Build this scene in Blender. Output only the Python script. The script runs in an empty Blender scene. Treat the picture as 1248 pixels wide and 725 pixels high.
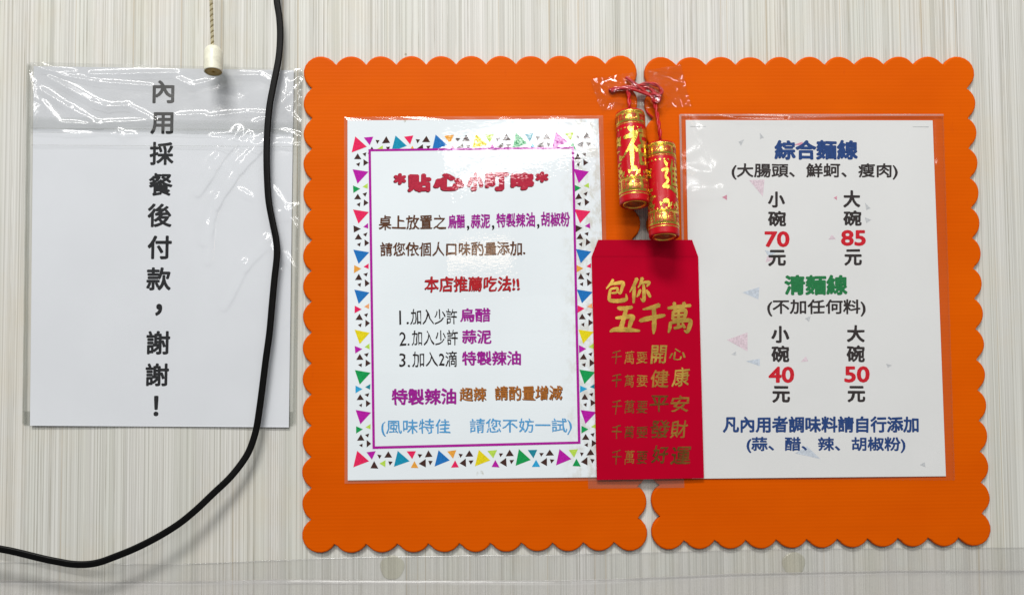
import bpy, bmesh, math, random
from mathutils import Vector, Matrix, noise
random.seed(7)
SC = bpy.context.scene
COL = SC.collection
R = math.radians

# ---------------------------------------------------------------- camera
CAM_D = 0.65                      # metres from the lens to the wall
FPX = 950.0                       # focal length in pixels of the 1248 px wide photograph
cam_rot = Matrix.Rotation(R(-1.2), 3, 'Z') @ Matrix.Rotation(R(92.2), 3, 'X') @ Matrix.Rotation(R(-0.4), 3, 'Z')
cam = bpy.data.cameras.new('camera')
cam.sensor_width = 36.0
cam.lens = FPX / 1248 * 36.0
cam.clip_start = 0.01
cam.clip_end = 50
cam_ob = bpy.data.objects.new('camera', cam)
COL.objects.link(cam_ob)
cam_ob.location = (0, -CAM_D, 0)
cam_ob.rotation_euler = cam_rot.to_euler()
SC.camera = cam_ob

# ---------------------------------------------------------------- light
world = bpy.data.worlds.new('World')
SC.world = world
world.use_nodes = True
world.node_tree.nodes['Background'].inputs[0].default_value = (0.93, 0.97, 1.0, 1)
world.node_tree.nodes['Background'].inputs[1].default_value = 0.18

def area(name, loc, target, sx, sy, radiance, color, roll=0.0):
    d = bpy.data.lights.new(name, 'AREA')
    d.shape = 'RECTANGLE'; d.size = sx; d.size_y = sy
    d.energy = radiance * sx * sy * math.pi
    d.color = color
    o = bpy.data.objects.new(name, d); COL.objects.link(o)
    o.location = loc
    q = (Vector(target) - Vector(loc)).to_track_quat('-Z', 'Y')
    o.rotation_euler = (q.to_matrix() @ Matrix.Rotation(R(roll), 3, 'Z')).to_euler()
    return o
area('ceiling_panel_light', (-0.36, -2.05, 2.42), (0, 0, 0), 1.05, 0.46, 49, (1.0, 0.98, 0.95))
# ceiling tubes farther back, mirrored in the laminated sheets, then lamps added for glints
area('tube_or_glint_light', (0.03, -2.0, 0.665), (0.0, 0, 0.15), 0.47, 0.030, 30, (1, 1, 1), 7)
area('tube_or_glint_light', (0.11, -2.0, 0.592), (0.0, 0, 0.15), 0.52, 0.042, 24, (1, 1, 1), 12)
area('tube_or_glint_light', (-0.5, -2.7, 1.5), (0, 0, 0), 2.4, 0.13, 27, (1, 0.98, 0.95), -4)  # added long lamp, unseen, so creases in the films catch glints
area('tube_or_glint_light', (1.25, -2.0, 1.25), (0, 0, 0), 1.2, 0.08, 24, (1, 0.98, 0.95), 20)  # added lamp on the right, only for glints on films and firecrackers
area('tube_or_glint_light', (-1.7, -2.0, 1.45), (0, 0, 0), 1.2, 0.08, 24, (1, 0.98, 0.95), -20)  # its counterpart on the left, likewise added for glints
area('warm_lamp_light', (-0.033, -2.0, 0.205), (0.0, 0, 0.0), 0.24, 0.07, 5, (1, 0.72, 0.5))

SC.view_settings.view_transform = 'Standard'
SC.view_settings.look = 'None'
SC.view_settings.exposure = 0.0
SC.view_settings.gamma = 1.0
SC.view_settings.use_curve_mapping = False
SC.cycles.transparent_max_bounces = 16
SC.cycles.caustics_reflective = False
SC.cycles.caustics_refractive = False

# ---------------------------------------------------------------- helpers
def W(px, py, h=0.0):
    """point at height h (metres) in front of the wall, seen at photo pixel px, py"""
    d = cam_rot @ Vector(((px - 624) / FPX, -(py - 362.5) / FPX, -1))
    t = (CAM_D - h) / d.y
    return Vector((d.x * t, -h, d.z * t))

def lin(c):
    c = c / 255.0
    return c / 12.92 if c <= 0.04045 else ((c + 0.055) / 1.055) ** 2.4
def srgb(r, g, b): return (lin(r), lin(g), lin(b), 1)

def empty(name, loc):
    o = bpy.data.objects.new(name, None); COL.objects.link(o)
    o.empty_display_size = 0.02; o.location = loc
    return o
def tag(o, label, cat, group=None):
    o['label'] = label; o['category'] = cat
    if group: o['group'] = group
    return o

def mesh_obj(name, verts, faces, mat, parent=None, origin=None, smooth=False, label=None, mats=None, midx=None):
    base = parent.location.copy() if parent is not None and parent.type == 'EMPTY' else Vector((0, 0, 0))
    if parent is not None and parent.type == 'MESH':
        base = Vector(parent['base'])
    if parent is None and origin is not None: base = Vector(origin)
    me = bpy.data.meshes.new(name)
    me.from_pydata([tuple(Vector(v) - base) for v in verts], [], faces)
    for m in (mats or [mat]): me.materials.append(m)
    if midx:
        for p, i in zip(me.polygons, midx): p.material_index = i
    if smooth:
        for p in me.polygons: p.use_smooth = True
    me.update()
    o = bpy.data.objects.new(name, me); COL.objects.link(o)
    if parent is not None:
        o.parent = parent
        if parent.type == 'MESH': pass
    else:
        o.location = base
    o['base'] = tuple(base)
    if label: o['label'] = label
    return o

def bil(q, u, v):
    """q = TL, TR, BR, BL in pixels; u right, v down"""
    a = Vector(q[0]).lerp(Vector(q[1]), u); b = Vector(q[3]).lerp(Vector(q[2]), u)
    return a.lerp(b, v)

def sheet(name, q, hf, thick, mat, parent=None, nx=24, ny=32, label=None, single=False, smooth=True):
    """a sheet of paper or film; q pixel quad, hf(px,py) height of its front face over the wall"""
    V = []; F = []
    for j in range(ny + 1):
        for i in range(nx + 1):
            p = bil(q, i / nx, j / ny); V.append(W(p.x, p.y, hf(p.x, p.y)))
    n = nx + 1
    for j in range(ny):
        for i in range(nx):
            a = j * n + i; F.append((a, a + n, a + n + 1, a + 1))
    if not single:
        N = len(V)
        V += [v + Vector((0, thick, 0)) for v in V]
        for j in range(ny):
            for i in range(nx):
                a = N + j * n + i; F.append((a, a + 1, a + n + 1, a + n))
        ring = [i for i in range(n)] + [j * n + nx for j in range(1, ny + 1)] + \
               [ny * n + i for i in range(nx - 1, -1, -1)] + [j * n for j in range(ny - 1, 0, -1)]
        for k in range(len(ring)):
            a, b = ring[k], ring[(k + 1) % len(ring)]
            F.append((a, b, b + N, a + N))
    o = mesh_obj(name, V, F, mat, parent, smooth=smooth, label=label)
    if not single and smooth:
        me = o.data
        tot = nx * ny * 2
        for k, p in enumerate(me.polygons):
            if k >= tot: p.use_smooth = False
        # sharp rim so that the flat faces shade cleanly
        ek = {}
        N = (nx + 1) * (ny + 1)
        rs = set()
        for k in range(len(ring)):
            a, b = ring[k], ring[(k + 1) % len(ring)]
            rs.add((min(a, b), max(a, b))); rs.add((min(a, b) + N, max(a, b) + N))
        for e in me.edges:
            a, b = e.vertices
            if (min(a, b), max(a, b)) in rs: e.use_edge_sharp = True
    return o

# ---------------------------------------------------------------- materials
def nt(name):
    m = bpy.data.materials.new(name); m.use_nodes = True
    t = m.node_tree; t.nodes.clear()
    return m, t
class G:
    """tiny node graph helper"""
    def __init__(s, t): s.t = t
    def n(s, typ, **kw):
        x = s.t.nodes.new(typ)
        for k, v in kw.items():
            if k.startswith('i_'):
                key = k[2:]; key = int(key) if key.isdigit() else key.replace('_', ' ')
                x.inputs[key].default_value = v
            else: setattr(x, k, v)
        return x
    def l(s, a, ao, b, bi): s.t.links.new(a.outputs[ao], b.inputs[bi])
    def mapped(s, scale, src='Object', loc=(0, 0, 0)):
        tc = s.n('ShaderNodeTexCoord'); mp = s.n('ShaderNodeMapping')
        mp.inputs['Scale'].default_value = scale; mp.inputs['Location'].default_value = loc
        s.l(tc, src, mp, 'Vector'); return mp
    def noise(s, scale, vec, sc=1.0, detail=3, rough=.55, dist=0):
        x = s.n('ShaderNodeTexNoise'); x.inputs['Scale'].default_value = sc
        x.inputs['Detail'].default_value = detail; x.inputs['Roughness'].default_value = rough
        x.inputs['Distortion'].default_value = dist
        s.l(vec, 0, x, 'Vector'); return x
    def ramp(s, src, so, stops, interp='LINEAR'):
        x = s.n('ShaderNodeValToRGB'); x.color_ramp.interpolation = interp
        e = x.color_ramp.elements
        while len(e) < len(stops): e.new(0.5)
        for k, (p, c) in enumerate(stops):
            e[k].position = p; e[k].color = c if len(c) == 4 else (*c, 1)
        s.l(src, so, x, 'Fac'); return x
    def mix(s, fac, a, b, typ='MIX'):
        x = s.n('ShaderNodeMix', data_type='RGBA', blend_type=typ)
        for val, idx in ((fac, 0), (a, 6), (b, 7)):
            if isinstance(val, tuple) and len(val) == 2 and hasattr(val[0], 'outputs'):
                s.t.links.new(val[0].outputs[val[1]], x.inputs[idx])
            else: x.inputs[idx].default_value = val
        return (x, 2)
    def math(s, op, a, b=0.0, clamp=False):
        x = s.n('ShaderNodeMath', operation=op); x.use_clamp = clamp
        for i, v in enumerate((a, b)):
            if isinstance(v, tuple): s.t.links.new(v[0].outputs[v[1]], x.inputs[i])
            else: x.inputs[i].default_value = v
        return (x, 0)
    def bump(s, src, so, strength, dist, normal=None):
        x = s.n('ShaderNodeBump'); x.inputs['Strength'].default_value = strength
        x.inputs['Distance'].default_value = dist
        s.l(src, so, x, 'Height')
        if normal is not None: s.l(normal, 0, x, 'Normal')
        return x
def conn(g, src, node, sock): g.t.links.new(src[0].outputs[src[1]], node.inputs[sock])
def grey(v): return (v, v, v, 1)

def specks(g, cell, thr, keep, loc=(0, 0, 0), stretch=(1, 1, 1)):
    """mask of scattered specks: 1 inside a speck"""
    mp = g.mapped((stretch[0] / cell, stretch[1] / cell, stretch[2] / cell), loc=loc)
    v = g.n('ShaderNodeTexVoronoi'); v.inputs['Scale'].default_value = 1.0
    g.l(mp, 0, v, 'Vector')
    sep = g.n('ShaderNodeSeparateColor'); g.l(v, 'Color', sep, 0)
    on = g.math('LESS_THAN', (sep, 0), keep)
    sz = g.math('MULTIPLY', (sep, 1), thr)
    near = g.math('LESS_THAN', (v, 'Distance') if False else (v, 0), sz)
    return g.math('MULTIPLY', on, near)

def mat_wall():
    m, t = nt('wall_panel_fine_vertical_stripes'); g = G(t)
    out = g.n('ShaderNodeOutputMaterial'); p = g.n('ShaderNodeBsdfPrincipled')
    g.l(p, 0, out, 0)
    fine = g.noise(1, g.mapped((860, 0, 2)), detail=1.3, rough=.7)
    mid = g.noise(1, g.mapped((330, 0, 1.2), loc=(9, 0, 0)), detail=3, rough=.65)
    wide = g.noise(1, g.mapped((34, 0, .6), loc=(3, 0, 5)), detail=2)
    c1 = g.ramp(fine, 0, [(0.34, srgb(170, 169, 162)), (0.47, srgb(206, 205, 200)), (0.62, srgb(230, 230, 226))])
    c2 = g.ramp(mid, 0, [(0.33, srgb(206, 205, 196)), (0.5, srgb(218, 217, 211)), (0.7, srgb(227, 226, 222))])
    c = g.mix(0.4, (c1, 0), (c2, 0))
    # thin dark pencil lines
    ln = g.noise(1, g.mapped((980, 0, 1.0), loc=(40, 0, 0)), detail=1, rough=.5)
    lnm = g.ramp(ln, 0, [(0.60, grey(0)), (0.63, grey(1))])
    brk = g.noise(1, g.mapped((300, 0, 22), loc=(1, 0, 7)), detail=3)
    brm = g.ramp(brk, 0, [(0.40, grey(0.15)), (0.6, grey(1))])
    f = g.math('MULTIPLY', (lnm, 0), (brm, 0)); f = g.math('MULTIPLY', f, 0.48)
    c = g.mix(f, c, srgb(132, 124, 104))
    # browner lines here and there
    ln2 = g.noise(1, g.mapped((330, 0, .8), loc=(77, 0, 0)), detail=1)
    lm2 = g.ramp(ln2, 0, [(0.67, grey(0)), (0.70, grey(0.45))])
    c = g.mix((lm2, 0), c, srgb(178, 156, 118))
    w = g.ramp(wide, 0, [(0.3, srgb(234, 236, 231)), (0.7, srgb(247, 246, 247))])
    c = g.mix(1.0, c, (w, 0), 'MULTIPLY')
    # old grease, faint
    gr = g.noise(1, g.mapped((7, 1, 5), loc=(2, 0, 2)), detail=6, rough=.7)
    gm = g.ramp(gr, 0, [(0.48, grey(0)), (0.75, grey(0.35))])
    c = g.mix((gm, 0), c, srgb(204, 186, 150))
    sp = specks(g, 0.045, 0.035, 0.4)
    c = g.mix(g.math('MULTIPLY', sp, 0.55), c, srgb(120, 108, 70))
    conn(g, c, p, 'Base Color')
    p.inputs['Roughness'].default_value = 0.42
    p.inputs['Specular IOR Level'].default_value = 0.35
    b = g.bump(fine, 0, 0.25, 0.0006)
    b2 = g.bump(mid, 0, 0.3, 0.0012, b)
    g.l(b2, 0, p, 'Normal')
    return m

def mat_board():
    m, t = nt('orange_fluted_plastic'); g = G(t)
    out = g.n('ShaderNodeOutputMaterial'); p = g.n('ShaderNodeBsdfPrincipled'); g.l(p, 0, out, 0)
    n1 = g.noise(1, g.mapped((4, 4, 6)), detail=4)
    n2 = g.noise(1, g.mapped((6, 1, 420)), detail=2)
    c = g.ramp(n1, 0, [(0.3, (0.60, 0.078, 0.0, 1)), (0.7, (0.71, 0.110, 0.0, 1))])
    c2 = g.ramp(n2, 0, [(0.35, grey(0.975)), (0.65, grey(1.0))])
    c = g.mix(1.0, (c, 0), (c2, 0), 'MULTIPLY')
    sp = specks(g, 0.03, 0.05, 0.35, loc=(3, 1, 2), stretch=(0.7, 1, 1.3))
    c = g.mix(g.math('MULTIPLY', sp, 0.75), c, (0.14, 0.03, 0.01, 1))
    sc = g.noise(1, g.mapped((60, 1, 16), loc=(5, 5, 5)), detail=8, rough=.75)
    sm = g.ramp(sc, 0, [(0.62, grey(0)), (0.76, grey(0.38))])
    c = g.mix((sm, 0), c, (0.45, 0.05, 0.004, 1))
    conn(g, c, p, 'Base Color')
    r = g.ramp(n1, 0, [(0.2, grey(0.34)), (0.8, grey(0.52))])
    g.l(r, 0, p, 'Roughness')
    p.inputs['Specular IOR Level'].default_value = 0.04
    # flutes: 2.9 mm pitch, very shallow
    tc = g.n('ShaderNodeTexCoord'); sx = g.n('ShaderNodeSeparateXYZ'); g.l(tc, 'Object', sx, 0)
    s = g.math('SINE', g.math('MULTIPLY', (sx, 2), 2 * math.pi / 0.0029))
    b = g.n('ShaderNodeBump'); b.inputs['Strength'].default_value = 0.5; b.inputs['Distance'].default_value = 0.00003
    conn(g, s, b, 'Height')
    b2 = g.bump(n1, 0, 0.4, 0.004, b)
    g.l(b2, 0, p, 'Normal')
    return m

def coat(g, p, amt, rough, scale=(420, 420, 900), dist=0.00012, strength=1.0):
    p.inputs['Coat Weight'].default_value = amt
    p.inputs['Coat Roughness'].default_value = rough
    p.inputs['Coat IOR'].default_value = 1.5
    a = g.noise(1, g.mapped(scale), detail=1.2, rough=.6)
    b = g.noise(1, g.mapped((45, 45, 60), loc=(4, 4, 4)), detail=1)
    bb = g.bump(b, 0, strength, dist * .8)
    ba = g.bump(a, 0, strength, dist, bb)
    g.l(ba, 0, p, 'Coat Normal'); g.l(ba, 0, p, 'Normal')
LAM = dict(scale=(300, 300, 640), dist=0.000032)

def mat_paper(name, col, coated=False, dirt=False):
    m, t = nt(name); g = G(t)
    out = g.n('ShaderNodeOutputMaterial'); p = g.n('ShaderNodeBsdfPrincipled'); g.l(p, 0, out, 0)
    n1 = g.noise(1, g.mapped((9, 9, 9)), detail=5)
    d = tuple(c * 0.94 for c in col[:3]) + (1,)
    c = g.ramp(n1, 0, [(0.3, d), (0.7, col)]); c = (c, 0)
    if dirt:
        # old soup stains towards the lower right corner, soaked in at the laminate edge
        tc = g.n('ShaderNodeTexCoord'); sx = g.n('ShaderNodeSeparateXYZ'); g.l(tc, 'Object', sx, 0)
        right = g.n('ShaderNodeMapRange'); right.inputs[1].default_value = 0.070; right.inputs[2].default_value = 0.090
        g.l(sx, 0, right, 0)
        low = g.n('ShaderNodeMapRange'); low.inputs[1].default_value = -0.02; low.inputs[2].default_value = -0.15
        g.l(sx, 2, low, 0)
        low2 = g.n('ShaderNodeMapRange'); low2.inputs[1].default_value = -0.136; low2.inputs[2].default_value = -0.150
        g.l(sx, 2, low2, 0)
        msk = g.math('MAXIMUM', g.math('MULTIPLY', (right, 0), g.math('ADD', (low, 0), 0.35)), (low2, 0))
        st = g.noise(1, g.mapped((130, 1, 90), loc=(1, 1, 1)), detail=7, rough=.7)
        sm = g.ramp(st, 0, [(0.46, grey(0)), (0.60, grey(1))])
        c = g.mix(g.math('MULTIPLY', msk, (sm, 0), True), c, srgb(160, 140, 88))
        sp = specks(g, 0.016, 0.075, 0.16, loc=(8, 1, 3))
        c = g.mix(g.math('MULTIPLY', sp, 0.6), c, srgb(120, 115, 100))
        sp = specks(g, 0.03, 0.12, 0.16, loc=(2, 1, 9))
        smd = g.math('MULTIPLY', sp, (sm, 0))
        c = g.mix(g.math('MULTIPLY', smd, 0.6), c, srgb(150, 140, 105))
    conn(g, c, p, 'Base Color')
    p.inputs['Roughness'].default_value = 0.75
    p.inputs['Specular IOR Level'].default_value = 0.2
    if not coated:
        b = g.bump(g.noise(1, g.mapped((1500, 1500, 1500)), detail=2), 0, 0.15, 0.0001)
        g.l(b, 0, p, 'Normal')
    if coated: coat(g, p, 1.0, 0.006, **LAM)
    return m

_ink = {}
def ink(col, coated=False, rough=0.6):
    k = (col, coated, rough)
    if k in _ink: return _ink[k]
    m, t = nt('printed_ink'); g = G(t)
    out = g.n('ShaderNodeOutputMaterial'); p = g.n('ShaderNodeBsdfPrincipled'); g.l(p, 0, out, 0)
    c = srgb(*col)
    n1 = g.noise(1, g.mapped((900, 900, 900)), detail=3)
    lo = tuple(x * .8 for x in c[:3]) + (1,); hi = tuple(min(1, x * 1.15 + .006) for x in c[:3]) + (1,)
    r = g.ramp(n1, 0, [(0.3, lo), (0.7, hi)]); g.l(r, 0, p, 'Base Color')
    p.inputs['Roughness'].default_value = rough
    p.inputs['Specular IOR Level'].default_value = 0.08
    if coated: coat(g, p, 1.0, 0.006, **LAM)
    _ink[k] = m
    return m

def mat_simple(name, col, rough, metal=0.0, spec=0.5, bump=None, var=0.12, vscale=40, sheen=0, coatw=0, emission=None):
    m, t = nt(name); g = G(t)
    out = g.n('ShaderNodeOutputMaterial'); p = g.n('ShaderNodeBsdfPrincipled'); g.l(p, 0, out, 0)
    n1 = g.noise(1, g.mapped((vscale, vscale, vscale)), detail=5, rough=.65)
    lo = tuple(x * (1 - var) for x in col[:3]) + (1,); hi = tuple(min(1, x * (1 + var)) for x in col[:3]) + (1,)
    r = g.ramp(n1, 0, [(0.3, lo), (0.7, hi)]); g.l(r, 0, p, 'Base Color')
    r2 = g.ramp(n1, 0, [(0.25, grey(max(0.02, rough * .8))), (0.75, grey(min(1, rough * 1.2)))]); g.l(r2, 0, p, 'Roughness')
    p.inputs['Metallic'].default_value = metal
    p.inputs['Specular IOR Level'].default_value = spec
    p.inputs['Coat Weight'].default_value = coatw
    p.inputs['Coat Roughness'].default_value = 0.12
    if bump:
        b = g.bump(g.noise(1, g.mapped((bump[0],) * 3), detail=3), 0, 0.6, bump[1]); g.l(b, 0, p, 'Normal')
        if coatw: g.l(b, 0, p, 'Coat Normal')
    return m

def mat_film(name, gloss=1.7, rough=0.09, haze=0.05, hcol=(0.8, 0.82, 0.86, 1), bumpd=0.00015, bs=90, tint=(0.97, 0.975, 0.97, 1), aniso=None):
    """thin clear plastic: lets the light straight through, mirrors a little, milky by 'haze'"""
    m, t = nt(name); g = G(t)
    out = g.n('ShaderNodeOutputMaterial')
    tr = g.n('ShaderNodeBsdfTransparent'); tr.inputs[0].default_value = tint
    gl = g.n('ShaderNodeBsdfGlossy'); gl.inputs['Roughness'].default_value = rough
    df = g.n('ShaderNodeBsdfDiffuse'); df.inputs[0].default_value = hcol
    sc = aniso or (bs, bs, bs)
    b = g.bump(g.noise(1, g.mapped(sc), detail=3), 0, 1.0, bumpd)
    g.l(b, 0, gl, 'Normal')
    lw = g.n('ShaderNodeLayerWeight'); lw.inputs[0].default_value = 0.5; g.l(b, 0, lw, 'Normal')
    fr = g.math('ADD', g.math('MULTIPLY', g.math('POWER', (lw, 1), 5.0), 0.96), 0.04)
    f = g.math('MULTIPLY', fr, gloss, True)
    mx = g.n('ShaderNodeMixShader'); mx.inputs[0].default_value = haze
    hz = g.noise(1, g.mapped((22, 22, 30), loc=(3, 1, 3)), detail=5)
    hr = g.ramp(hz, 0, [(0.25, grey(haze * .6)), (0.75, grey(haze * 1.4))])
    g.l(hr, 0, mx, 0)
    g.l(tr, 0, mx, 1); g.l(df, 0, mx, 2)
    m2 = g.n('ShaderNodeMixShader'); conn(g, f, m2, 0); g.l(mx, 0, m2, 1); g.l(gl, 0, m2, 2)
    g.l(m2, 0, out, 0)
    return m

M_WALL = mat_wall()
M_BOARD = mat_board()
M_LAMP = mat_paper('laminated_white_paper', (0.79, 0.85, 0.885, 1), True, True)
M_MENU = mat_paper('white_menu_paper', (0.82, 0.82, 0.825, 1))
M_NOTE = mat_paper('white_copy_paper', (0.80, 0.82, 0.87, 1))
M_ENV = mat_simple('crimson_card', (0.43, 0.0, 0.018), 0.7, spec=0.04, bump=(1400, 0.00005), var=.07, vscale=14)
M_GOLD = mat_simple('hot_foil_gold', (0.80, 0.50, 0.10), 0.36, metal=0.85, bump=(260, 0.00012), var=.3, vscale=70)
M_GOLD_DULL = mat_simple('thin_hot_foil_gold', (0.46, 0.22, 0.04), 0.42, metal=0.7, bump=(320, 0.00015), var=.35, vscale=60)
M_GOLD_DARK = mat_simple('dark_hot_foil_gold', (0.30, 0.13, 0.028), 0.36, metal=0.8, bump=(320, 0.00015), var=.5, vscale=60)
M_FOIL = mat_simple('gold_foil_band', (0.88, 0.62, 0.10), 0.26, metal=0.9, bump=(500, 0.00022), var=.2, vscale=200)
M_RED = mat_simple('glossy_red_paper_tube', (0.50, 0.0, 0.008), 0.36, spec=0.25, var=.12, vscale=90, coatw=.12, bump=(300, .00004))
M_REDIN = mat_simple('firecracker_end_card', (0.30, 0.10, 0.03), 0.45, metal=.6)
M_FOILRED = mat_simple('red_print_on_foil', (0.55, 0.02, 0.012), 0.4)
M_CORDRED = mat_simple('red_nylon_cord', (0.50, 0.002, 0.006), 0.42, bump=(2500, 0.0002))
M_CABLE = mat_simple('black_rubber_cable', (0.0025, 0.0025, 0.0025), 0.38, spec=0.15, var=.2)
M_PULL = mat_simple('braided_beige_cord', (0.62, 0.56, 0.38), 0.55, var=.15, vscale=400)
M_PULLD = mat_simple('braided_olive_cord', (0.26, 0.21, 0.09), 0.6, var=.3, vscale=300)
M_KNOB = mat_simple('yellowed_translucent_plastic', (0.74, 0.73, 0.60), 0.35, spec=.5, var=.14, vscale=160)
M_KNOBIN = mat_simple('ochre_plastic_core', (0.42, 0.27, 0.055), 0.5, var=.2)
M_SLEEVE = mat_film('clear_sleeve_film', gloss=1.8, rough=0.14, haze=0.015, bumpd=0.0003, bs=55)
M_FLAP = mat_film('clear_sleeve_flap_film', gloss=2.0, rough=0.13, haze=0.17, hcol=(0.46, 0.46, 0.45, 1), bumpd=0.0003, bs=55)
M_SEAM = mat_film('sleeve_seam_film', gloss=2.0, rough=0.14, haze=0.06, hcol=(0.5, 0.5, 0.42, 1), bumpd=0.0002, bs=300)
M_TAPE = mat_film('clear_packing_tape', gloss=.8, rough=0.2, tint=(1, 1, 1, 1), haze=0.08, hcol=(0.74, 0.73, 0.70, 1), bumpd=0.00025, aniso=(40, 30, 12))
M_TAPE2 = mat_film('milky_packing_tape', gloss=.9, rough=0.26, tint=(1, 1, 1, 1), haze=0.2, hcol=(0.80, 0.78, 0.76, 1), bumpd=0.0003, aniso=(40, 30, 10))
M_TAPEC = mat_film('flat_clear_tape', gloss=0.35, rough=0.2, haze=0.006, hcol=(0.7, 0.5, 0.4, 1), bumpd=0.0001)
M_CRINK = mat_film('crinkled_clear_tape', gloss=1.1, rough=0.07, haze=0.003, hcol=(0.85, 0.8, 0.78, 1), bumpd=0.0001, bs=120)
M_DOT = mat_film('yellowed_gel_dot', gloss=1.2, rough=0.2, haze=0.06, hcol=(0.66, 0.64, 0.48, 1), bumpd=0.0002, bs=200, tint=(0.95, 0.945, 0.90, 1))
M_LAMRIM = mat_film('laminate_rim', gloss=1.6, rough=0.1, haze=0.10, hcol=(0.85, 0.62, 0.5, 1), bumpd=0.0001, bs=150)

# ---------------------------------------------------------------- lettering
_gc = {}
def glyph_mesh(s, bold=0.0, res=3):
    if (s, bold, res) in _gc: return _gc[(s, bold, res)]
    r = _glyph_mesh(s, bold, res); _gc[(s, bold, res)] = r; return r
def _glyph_mesh(s, bold=0.0, res=3):
    c = bpy.data.curves.new('lettering_source', 'FONT')
    c.body = s; c.resolution_u = res; c.fill_mode = 'FRONT'
    o = bpy.data.objects.new('lettering_source', c)
    me = bpy.data.meshes.new_from_object(o)
    V = [v.co.copy() for v in me.vertices]; F = [tuple(p.vertices) for p in me.polygons]
    bpy.data.objects.remove(o); bpy.data.curves.remove(c); bpy.data.meshes.remove(me)
    if bold > 0.002:      # heavier strokes: the letter is laid down again round itself, each layer a hair higher
        V0, F0 = V, F; V = []; F = []
        K = 6 if bold < .03 else 8
        for k in range(K + 1):
            b = len(V); a = 2 * math.pi * (k + .5) / K
            dx, dy = (math.cos(a) * bold, math.sin(a) * bold) if k < K else (0, 0)
            V += [Vector((v.x + dx, v.y + dy, k * 4e-6)) for v in V0]; F += [tuple(i + b for i in f) for f in F0]
    x0 = min(v.x for v in V); x1 = max(v.x for v in V); y0 = min(v.y for v in V); y1 = max(v.y for v in V)
    return [((v.x - x0) / (x1 - x0), (y1 - v.y) / (y1 - y0), v.z) for v in V], F, (x1 - x0) / (y1 - y0)

def text(parent, s, box, h, mat, bold=0.0, slope=0.0, lean=0.0, wob=0.0, name='lettering', eps=0.0, seed=0, shift=(0, 0)):
    """lettering fitted in the pixel box x0,y0,x1,y1; h height or height function; slope px rise per px"""
    V, F, asp = glyph_mesh(s, bold)
    x0, y0, x1, y1 = box; P = []
    hf = h if callable(h) else (lambda a, b: h)
    for u, v, dz in V:
        x = x0 + u * (x1 - x0) + shift[0]; y = y0 + v * (y1 - y0) + shift[1]
        if wob:
            q = noise.noise_vector(Vector((x * .16, y * .16, seed * 3.3)))
            q2 = noise.noise_vector(Vector((x * .5, y * .5, seed + 9.1)))
            x += q.x * wob + q2.x * wob * .45; y += q.y * wob + q2.y * wob * .45
        x += lean * (y1 - y)
        y += slope * (x - x0)
        P.append(W(x, y, hf(x, y) + eps + dz))
    return mesh_obj(name, P, F, mat, parent)

def poly_print(parent, name, polys, hf, mats, eps):
    """flat printed polygons: list of (points px, material index)"""
    V = []; F = []; I = []
    f = hf if callable(hf) else (lambda a, b: hf)
    for pts, mi in polys:
        b = len(V); V += [W(x, y, f(x, y) + eps) for x, y in pts]
        F.append(tuple(range(b, b + len(pts)))); I.append(mi)
    return mesh_obj(name, V, F, None, parent, mats=mats, midx=I)

def crom(P, n=8):
    out = []
    Q = [P[0]] + list(P) + [P[-1]]
    for i in range(1, len(Q) - 2):
        for k in range(n):
            t = k / n; a, b, c, d = Q[i - 1], Q[i], Q[i + 1], Q[i + 2]
            out.append(tuple(0.5 * ((2 * b[j]) + (-a[j] + c[j]) * t + (2 * a[j] - 5 * b[j] + 4 * c[j] - d[j]) * t * t
                             + (-a[j] + 3 * b[j] - 3 * c[j] + d[j]) * t ** 3) for j in range(len(b))))
    out.append(tuple(P[-1])); return out

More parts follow.
